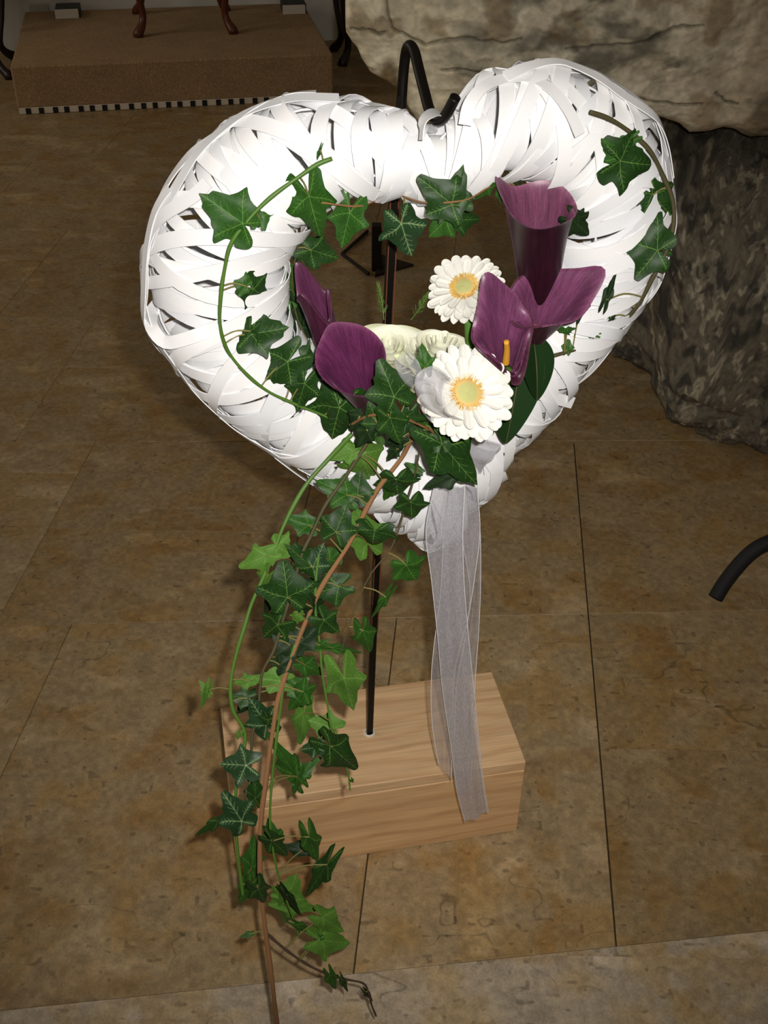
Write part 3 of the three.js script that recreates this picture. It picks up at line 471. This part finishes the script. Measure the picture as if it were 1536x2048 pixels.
// trailing vines
vine('trailing ivy vine with a green stem, leftmost of the hanging ones', 'hang', [[704, 868], [660, 915], [612, 970], [570, 1046], [546, 1108], [520, 1170], [503, 1208], [487, 1260], [472, 1310], [461, 1370], [466, 1420], [490, 1468], [476, 1545], [470, 1620], [477, 1720], [486, 1790]], 0.003, 0.0024, 'green', [
  [554, 1093, 587, 1110, 66, 2], [532, 1112, 476, 1135, 54, 2], [536, 1150, 517, 1180, 40, 2], [414, 1381, 399, 1422, 18, 2], [414, 1381, 398, 1361, 16, 2], [498, 1362, 467, 1366, 30, 2], [494, 1396, 459, 1393, 42, 0], [493, 1531, 438, 1528, 74, 3, 0.015], [483, 1642, 452, 1594, 74, 3, 0.015], [436, 1642, 388, 1673, 22, 0], [503, 1735, 509, 1674, 42, 1, -0.03], [497, 1772, 474, 1812, 36, 1], [480, 1466, 474, 1480, 14, 2]]);
vine('trailing ivy vine with a thick woody brown stem down the middle', 'hang', [[846, 812, 0.03], [826, 868, 0.01], [806, 912], [760, 972], [736, 1012], [704, 1078], [640, 1180], [604, 1262], [578, 1330], [556, 1400], [546, 1460], [533, 1550], [522, 1640], [520, 1740], [526, 1820], [536, 1900], [546, 1980], [556, 2070]], 0.0031, 0.0038, 'brown', [
  [694, 990, 634, 962, 64, 1], [714, 991, 721, 946, 72, 0], [793, 959, 796, 994, 84, 0], [782, 974, 768, 1002, 34, 1, -0.02], [672, 1064, 692, 1012, 78, 0], [735, 1086, 714, 1020, 82, 2, -0.02], [750, 1061, 744, 1094, 94, 0, 0.004], [617, 1050, 570, 1036, 48, 1, -0.02], [720, 905, 746, 968, 90, 2, -0.012], [706, 903, 657, 918, 40, 2], [575, 1197, 567, 1132, 112, 0, 0.02], [677, 1173, 618, 1192, 70, 0], [557, 1248, 520, 1280, 68, 0], [596, 1230, 590, 1252, 28, 2], [532, 1450, 502, 1402, 66, 3], [510, 1596, 509, 1548, 40, 0], [591, 1551, 543, 1478, 42, 1, -0.02], [598, 1551, 639, 1517, 32, 1, -0.02], [595, 1553, 586, 1596, 26, 1, -0.02], [517, 1778, 533, 1814, 46, 0, 0.015], [500, 1868, 480, 1873, 14, 1], [560, 1362, 502, 1356, 48, 2]]);
vine('trailing ivy vine with a green stem between the brown stem and the left vine', 'hang', [[735, 885], [690, 955], [650, 1012], [620, 1075], [603, 1110], [585, 1180], [566, 1240], [548, 1300], [525, 1345], [516, 1420], [505, 1470], [500, 1540], [489, 1600]], 0.0026, 0.0018, 'dark', [
  [624, 1134, 574, 1092, 46, 0], [626, 1134, 646, 1090, 60, 3], [603, 1382, 577, 1352, 50, 1], [606, 1383, 577, 1424, 50, 1], [640, 1290, 600, 1302, 20, 1], [536, 1440, 560, 1466, 30, 0], [580, 1290, 545, 1270, 60, 4], [600, 1285, 640, 1250, 52, 4], [625, 1215, 655, 1240, 54, 4], [560, 1330, 590, 1310, 46, 4], [640, 1180, 600, 1160, 50, 4, -0.03], [610, 1330, 650, 1350, 44, 1, -0.03], [550, 1180, 530, 1230, 44, 4, -0.03], [600, 1110, 640, 1140, 50, 0, -0.03], [660, 1120, 690, 1090, 40, 1, -0.04], [500, 1400, 470, 1430, 36, 4, -0.02]]);
vine('trailing ivy vine ending in a dark leaf over the wooden block', 'hang', [[640, 1090], [632, 1160], [631, 1220], [640, 1290], [644, 1340], [655, 1410], [664, 1460], [678, 1492], [696, 1545], [700, 1580]], 0.0022, 0.0012, 'green', [
  [647, 1239, 682, 1268, 56, 0], [664, 1295, 727, 1306, 20, 1], [687, 1352, 710, 1430, 76, 2], [664, 1457, 617, 1440, 60, 2, -0.02], [608, 1426, 598, 1498, 46, 2, -0.03], [631, 1495, 598, 1500, 40, 3, 0.02], [664, 1495, 724, 1546, 72, 0, 0.015], [703, 1560, 708, 1566, 9, 1]]);
vine('thin trailing ivy runner with sparse leaves beside the rod', 'hang', [[838, 905, 0.01], [826, 965], [815, 1000], [800, 1050], [780, 1100], [742, 1148], [712, 1210], [694, 1265], [680, 1310], [668, 1365], [660, 1410]], 0.0014, 0.0006, 'dark', [
  [822, 1005, 825, 1042, 66, 0, 0.01], [813, 1131, 836, 1166, 74, 1], [772, 1194, 740, 1240, 18, 1], [727, 1262, 742, 1312, 48, 1], [800, 960, 840, 950, 26, 4], [836, 940, 810, 925, 22, 1]]);
vine('trailing ivy vine with a bright green stem reaching lowest', 'hang', [[590, 1290], [572, 1345], [558, 1440], [546, 1540], [540, 1640], [546, 1700], [560, 1762], [580, 1820], [592, 1852], [598, 1876]], 0.0024, 0.0012, 'green', [
  [546, 1681, 537, 1640, 44, 1, -0.02], [543, 1681, 580, 1714, 42, 0], [619, 1674, 637, 1734, 40, 1], [571, 1806, 590, 1756, 68, 2, -0.02], [572, 1806, 638, 1820, 44, 2, -0.02], [571, 1808, 570, 1858, 38, 2, -0.02], [654, 1729, 610, 1797, 40, 0], [574, 1790, 606, 1836, 18, 4], [595, 1850, 631, 1869, 18, 1], [606, 1700, 560, 1690, 30, 4, -0.02]]);
vine('dark ivy runner branching off near the floor to the right', 'hang', [[532, 1866], [562, 1892], [600, 1920], [640, 1942], [690, 1958], [728, 1968], [738, 1990], [744, 2012], [752, 2032]], 0.0022, 0.0014, 'bark', [
  [646, 1836, 690, 1864, 52, 2], [642, 1880, 703, 1886, 68, 2], [660, 1950, 673, 1982, 26, 1], [684, 1960, 697, 1986, 14, 0], [732, 1985, 748, 2004, 12, 4], [640, 1876, 626, 1880, 14, 1]]);
// broad glossy leaf and fern sprays in the heart's filling
for (const [x0, y0, x1, y1, tw, ww, lab] of [[1046, 690, 1012, 886, -0.12, 0.036, 'broad dark green leaf behind the front gerbera'], [1066, 672, 1074, 800, -0.9, 0.034, 'narrower dark green leaf turned edgeways right of the broad leaf']]) {
  const t = thing('salal_leaf', lab, 'leaf'), o = at(x0, y0, 0.06); t.position.copy(o);
  const T = at(x1, y1, 0.085).sub(o), W = screen(1, 0.18, tw), Nn = screen(0.1, 0.2, 1);
  for (const [w, dx, m] of [[ww, 0, leafM[4]]]) part('leaf_blade', grid(20, 30, (u, v) => { const x = u * 2 - 1, k = Math.pow(Math.sin(Math.PI * clamp(v * 0.97 + 0.02, 0, 1)), 0.6) * (1.1 - 0.35 * v); return T.clone().multiplyScalar(v).addScaledVector(W, x * w * 0.75 * k + dx).addScaledVector(Nn, 0.008 * Math.abs(x) * k + 0.006 * Math.sin(v * 3.1)); }), phys({ color: 0x14300d, roughness: 0.8, specularIntensity: 0.4, side: THREE.DoubleSide }), t);
  part('midrib', sweep([V(0, 0, 0), T.clone().multiplyScalar(0.5).addScaledVector(Nn, 0.0066), T.clone()], 0.0007, 12, 5), stemM.dark, t);
}
for (const [x0, y0, x1, y1, lab] of [[768, 640, 757, 570, 'feathery asparagus fern spray beside the rod above the left rose'], [822, 640, 858, 585, 'feathery asparagus fern spray between the roses and the rear gerbera']]) {
  const t = thing('asparagus_fern', lab, 'fern'), o = at(x0, y0, 0.02); t.position.copy(o); const T = at(x1, y1, 0.0).sub(o), S = T.clone().cross(CB).normalize(), ns = [];
  part('stem', sweep([V(0, 0, 0), T.clone().multiplyScalar(0.5).addScaledVector(S, 0.001), T], 0.0005, 10, 4), stemM.green, t);
  for (let i = 0; i < 46; i++) { const k = rr(0.1, 1), a = T.clone().multiplyScalar(k), b = a.clone().addScaledVector(T, 0.16).addScaledVector(S, (i % 2 ? 1 : -1) * rr(0.003, 0.006) * (1.2 - k)).addScaledVector(CB, rr(-0.003, 0.003)); ns.push(sweep([a, a.clone().lerp(b, 0.5), b], 0.00018, 2, 3)); }
  part('needles', mergeGeometries(ns), stemM.green, t).userData.kind = 'stuff';
}
// ---------------------------------------------------------------- organza bow
{
  const ot = tex(512, 512, (u, v) => { const s = vnoise(u * 256, v * 256, 256, 91), k = 205 + 90 * (s - 0.5) + (s > 0.9 ? 60 : 0); return [k, k, k + 4]; });
  ot.repeat.set(1, 1);
  const org = (opacity) => phys({ map: ot, color: 0xf2f0f4, transparent: true, opacity, roughness: 0.45, side: THREE.DoubleSide, sheen: 0.6, sheenRoughness: 0.35, depthWrite: false });
  const m1 = org(0.5), m2 = org(0.34), hemM = std({ color: 0xf0eef0, roughness: 0.6 });
  const t = thing('organza_ribbon', 'sheer white organza ribbon bow with long tails hanging over the wooden block', 'ribbon'), o = at(865, 840, 0.1); t.position.copy(o);
  const sheet = (name, A, B, mat, nv = 60, rip = 0.0015, hem = name === 'tail') => {
    const ca = new THREE.CatmullRomCurve3(A.map(([x, y, d]) => at(x, y, d).sub(o))), cb = new THREE.CatmullRomCurve3(B.map(([x, y, d]) => at(x, y, d).sub(o)));
    const f = (u, v) => ca.getPoint(v).lerp(cb.getPoint(v), u).addScaledVector(N, rip * Math.sin(u * 7 + v * 5) * Math.sin(Math.PI * u) * 2);
    const s = part(name, grid(14, nv, f), mat, t);
    if (hem) for (const u of [0, 1]) { const e = []; for (let i = 0; i <= nv; i += 2) e.push(f(u, i / nv)); part('hem', sweep(e, 0.00045, nv, 4), hemM, s); }
  };
  sheet('tail', [[868, 975, 0.085], [852, 1060, 0.08], [863, 1160, 0.08], [876, 1280, 0.078], [884, 1370, 0.075], [903, 1500, 0.075], [914, 1580, 0.075], [930, 1643, 0.075]], [[930, 972, 0.09], [926, 1060, 0.09], [928, 1160, 0.088], [938, 1280, 0.085], [950, 1400, 0.082], [960, 1500, 0.08], [968, 1570, 0.08], [977, 1625, 0.08]], m1, 80, 0.002);
  sheet('tail', [[900, 972, 0.07], [888, 1060, 0.065], [882, 1180, 0.062], [872, 1260, 0.06], [863, 1350, 0.058], [864, 1440, 0.055], [872, 1500, 0.055], [878, 1528, 0.055]], [[954, 974, 0.075], [960, 1060, 0.07], [950, 1150, 0.068], [935, 1240, 0.066], [912, 1330, 0.064], [905, 1420, 0.062], [904, 1500, 0.06], [903, 1560, 0.06]], m2, 80, 0.002);
  sheet('tail', [[915, 974, 0.06], [925, 1080, 0.055], [940, 1180, 0.052], [933, 1260, 0.05], [915, 1360, 0.05], [908, 1480, 0.05], [910, 1545, 0.052], [920, 1590, 0.055]], [[956, 976, 0.062], [961, 1080, 0.06], [961, 1180, 0.058], [957, 1270, 0.056], [952, 1340, 0.055], [948, 1420, 0.055], [945, 1500, 0.055], [942, 1560, 0.058]], m2, 80, 0.002);
  sheet('loop', [[885, 838, 0.13], [838, 800, 0.15], [832, 752, 0.155], [862, 732, 0.15], [892, 746, 0.14]], [[958, 845, 0.13], [900, 830, 0.165], [888, 790, 0.17], [893, 762, 0.16], [905, 762, 0.145]], m1, 40, 0.002);
  sheet('loop', [[842, 790, 0.12], [806, 762, 0.13], [790, 722, 0.13], [808, 706, 0.125]], [[862, 770, 0.12], [846, 748, 0.135], [836, 722, 0.132], [820, 706, 0.125]], m2, 30, 0.002);
  sheet('loop', [[888, 835, 0.12], [870, 845, 0.12], [880, 858, 0.125], [930, 852, 0.13]], [[862, 800, 0.12], [840, 810, 0.135], [850, 830, 0.14], [930, 830, 0.14]], m2, 30, 0.002);
  sheet('loop', [[900, 858, 0.09], [925, 870, 0.085], [975, 880, 0.075], [1002, 888, 0.07]], [[925, 885, 0.085], [940, 915, 0.08], [955, 935, 0.072], [962, 948, 0.066]], m1, 30, 0.002);
  sheet('loop', [[1002, 888, 0.068], [1000, 900, 0.064], [975, 900, 0.06], [920, 880, 0.06]], [[958, 948, 0.064], [955, 940, 0.06], [945, 925, 0.058], [915, 890, 0.056]], m1, 20, 0.001);
  part('knot', put(new THREE.SphereGeometry(0.012, 16, 12).scale(1.1, 0.8, 0.8), ...at(880, 830, 0.105).sub(o).toArray()), m1, t);
}

// ---------------------------------------------------------------- far end: platform with chairs
{
  const carpetT = tex(512, 512, (u, v) => { const n = vnoise(u * 256, v * 256, 256, 95), m = fbm(u * 8, v * 8, 8, 3, 97), k = 1 + 0.35 * (n - 0.5) + 0.12 * (m - 0.5); return [158 * k, 129 * k, 94 * k]; });
  const carpetM = std({ map: carpetT, roughness: 1 });
  const t = thing('platform', 'low brown carpeted platform with a checked strip along its foot', 'platform'); t.position.copy(room(0.067, 0, -4.365)); t.rotation.y = TURN;
  const w = 1.185, h = 0.17, d = 0.85;
  const bg = new RoundedBoxGeometry(w, h - 0.02, d, 3, 0.008); { const p = bg.attributes.position, uv = bg.attributes.uv; for (let i = 0; i < p.count; i++) uv.setXY(i, p.getX(i) * 1.6, (p.getZ(i) + p.getY(i)) * 1.6); } bg.translate(0, (h - 0.02) / 2 + 0.02, -d / 2);
  part('carpet', bg, carpetM, t);
  part('plinth', put(new THREE.BoxGeometry(w - 0.02, 0.024, d - 0.02), 0, 0.012, -d / 2 - 0.004), std({ color: 0x2a2018, roughness: 0.9 }), t);
  const st = part('trim_strip', put(new RoundedBoxGeometry(w - 0.01, 0.022, 0.006, 1, 0.001), 0, 0.012, 0.002), std({ color: 0xe0d2bc, roughness: 0.7 }), t);
  const sq = new THREE.BoxGeometry(0.019, 0.0205, 0.002), sm = std({ color: 0x16140f, roughness: 0.8 });
  for (let i = 0; i < 25; i++) { const m = part('dark_square', sq, sm, st); m.position.set(-w / 2 + 0.04 + i * 0.0465 + rr(-0.004, 0.004), 0.012, 0.0052); }
}
const legM = std({ color: 0x5a2c16, roughness: 0.35 }), darkLeg = std({ color: 0x24140d, roughness: 0.4 }), seatM = std({ color: 0x6d2a22, roughness: 0.9 });
function chair(label, e, n, y0, w, d, mat, ry, bow = 0.02) {
  const t = thing('chair', label, 'chair', 'wooden chairs with curved legs at the far end'); t.position.copy(room(e, y0, n)); t.rotation.y = TURN + ry;
  const H = 0.42;
  for (const sx of [-1, 1]) for (const sz of [-1, 1]) {
    const X = sx * w / 2, Z = sz * d / 2, k = bow;
    part('leg', sweep([V(X - sx * 0.01, H, Z - sz * 0.01), V(X + sx * k * 0.9, H * 0.82, Z + sz * k * 0.9), V(X + sx * k * 0.3, H * 0.45, Z + sz * k * 0.3), V(X - sx * k * 0.5, H * 0.16, Z - sz * k * 0.5), V(X + sx * k * 0.2, 0.03, Z + sz * k * 0.2), V(X + sx * k * 0.9, 0.012, Z + sz * k * 0.9), V(X + sx * k, 0.0, Z + sz * k)], (q) => 0.021 - 0.008 * Math.sin(q * 2.6) + 0.004 * sstep(0.85, 0.97, q), 34, 10), mat, t);
  }
  part('seat_frame', put(new RoundedBoxGeometry(w + 0.03, 0.06, d + 0.03, 3, 0.012), 0, H, 0), mat, t);
  part('seat', put(new RoundedBoxGeometry(w, 0.05, d, 4, 0.02), 0, H + 0.045, 0), seatM, t);
  for (const sx of [-1, 1]) part('back_post', sweep([V(sx * w / 2, H, -d / 2), V(sx * w / 2, H + 0.25, -d / 2 - 0.02), V(sx * w * 0.46, H + 0.5, -d / 2 - 0.05)], 0.014, 14, 8), mat, t);
  part('backrest', put(new RoundedBoxGeometry(w * 0.9, 0.3, 0.03, 3, 0.012), 0, H + 0.33, -d / 2 - 0.03), seatM, t);
}
chair('reddish wooden chair standing on the carpeted platform', 0.126, -4.92, 0.17, 0.34, 0.36, legM, 0, 0.018);
chair('dark curved leg chair left of the carpeted platform', -0.82, -4.99, 0, 0.4, 0.24, darkLeg, 0.0, 0.03);
chair('dark legged chair in the corner right of the platform', 0.97, -4.95, 0, 0.36, 0.2, darkLeg, 0, 0.02);
{
  const wm = std({ color: 0xd9d0c2, roughness: 0.7 }), gm = std({ color: 0x2a332e, roughness: 0.6 });
  const box = (x, y, label) => { const p = onHeight(x, y, 0.17), t = thing('block', label, 'block', 'white fronted blocks on the platform'); t.position.copy(p); t.rotation.y = TURN; part('white_front', put(new RoundedBoxGeometry(0.095, 0.034, 0.02, 2, 0.002), 0, 0.0175, -0.01), wm, t); part('dark_body', put(new RoundedBoxGeometry(0.1, 0.037, 0.1, 2, 0.003), 0.004, 0.0187, -0.07), gm, t); };
  box(135, 38, 'small white fronted block with a dark top at the platform\'s left back corner'); box(589, 29, 'small white fronted block with a dark top at the platform\'s right end');
  const s = thing('wall_socket', 'pale square wall socket low on the white back wall', 'socket'); s.position.copy(onPlane(80, 27, room(0, 0, -5.25), N)); s.rotation.y = TURN;
  part('cover_plate', put(new RoundedBoxGeometry(0.08, 0.08, 0.012, 3, 0.004), 0, 0, 0.006), std({ color: 0xb8b4a6, roughness: 0.5 }), s);
  part('socket_hole', put(new THREE.CylinderGeometry(0.012, 0.012, 0.004, 20).rotateX(Math.PI / 2), 0, -0.006, 0.0125), std({ color: 0x1c1a18, roughness: 0.6 }), s);
}
{ // low dark metal foot seen through the wreath's opening
  const m = std({ color: 0x2a1f16, roughness: 0.8, metalness: 0.2 }), c = onHeight(748, 545, 0), t = thing('stand_foot', 'low dark metal stand foot on the floor seen through the opening of the wreath', 'stand'); t.position.copy(c);
  const q = (x, y, h = 0.006) => onHeight(x, y, h).sub(c);
  const bar = (a, b, r) => part('foot_bar', sweep([a, a.clone().lerp(b, 0.5), b], r, 6, 6), m, t);
  bar(q(737, 548), q(684, 508), 0.005); bar(q(684, 508), q(735, 462), 0.005); bar(q(760, 458), q(758, 540), 0.006);
  const A = q(760, 510, 0.004), B = q(826, 530, 0.004), C = q(790, 540, 0.004), D = q(750, 552, 0.004);
  const sh = new THREE.Shape([A, B, C, D].map((p) => new THREE.Vector2(p.x, -p.z))); part('foot_plate', new THREE.ExtrudeGeometry(sh, { depth: 0.006, bevelEnabled: true, bevelSize: 0.001, bevelThickness: 0.001, bevelSegments: 1 }).rotateX(-Math.PI / 2), m, t);
  part('post', put(new RoundedBoxGeometry(0.026, 0.13, 0.03, 2, 0.003), 0.006, 0.066, -0.02), m, t);
}
{ // curved black leg that enters at the right edge
  const b = onHeight(1431, 1196, 0.008), m = std({ color: 0x0d0d0d, roughness: 0.75 }), t = thing('metal_stand', 'thick black curved tube leg of a stand entering from the right edge', 'stand'); t.position.set(b.x, 0, b.z);
  const o = t.position, D = (x, y, h) => onHeight(x, y, h).sub(o);
  part('leg', sweep([V(0.0, 0.008, 0), D(1450, 1165, 0.035), D(1485, 1122, 0.075), D(1515, 1096, 0.1), D(1560, 1078, 0.115), D(1640, 1072, 0.115)], 0.0135, 50, 16), m, t);
  part('post', put(new THREE.CylinderGeometry(0.016, 0.016, 0.9, 20), D(1640, 1072, 0.115).x, 0.451, D(1640, 1072, 0.115).z), m, t);
}

renderer.render(scene, camera);
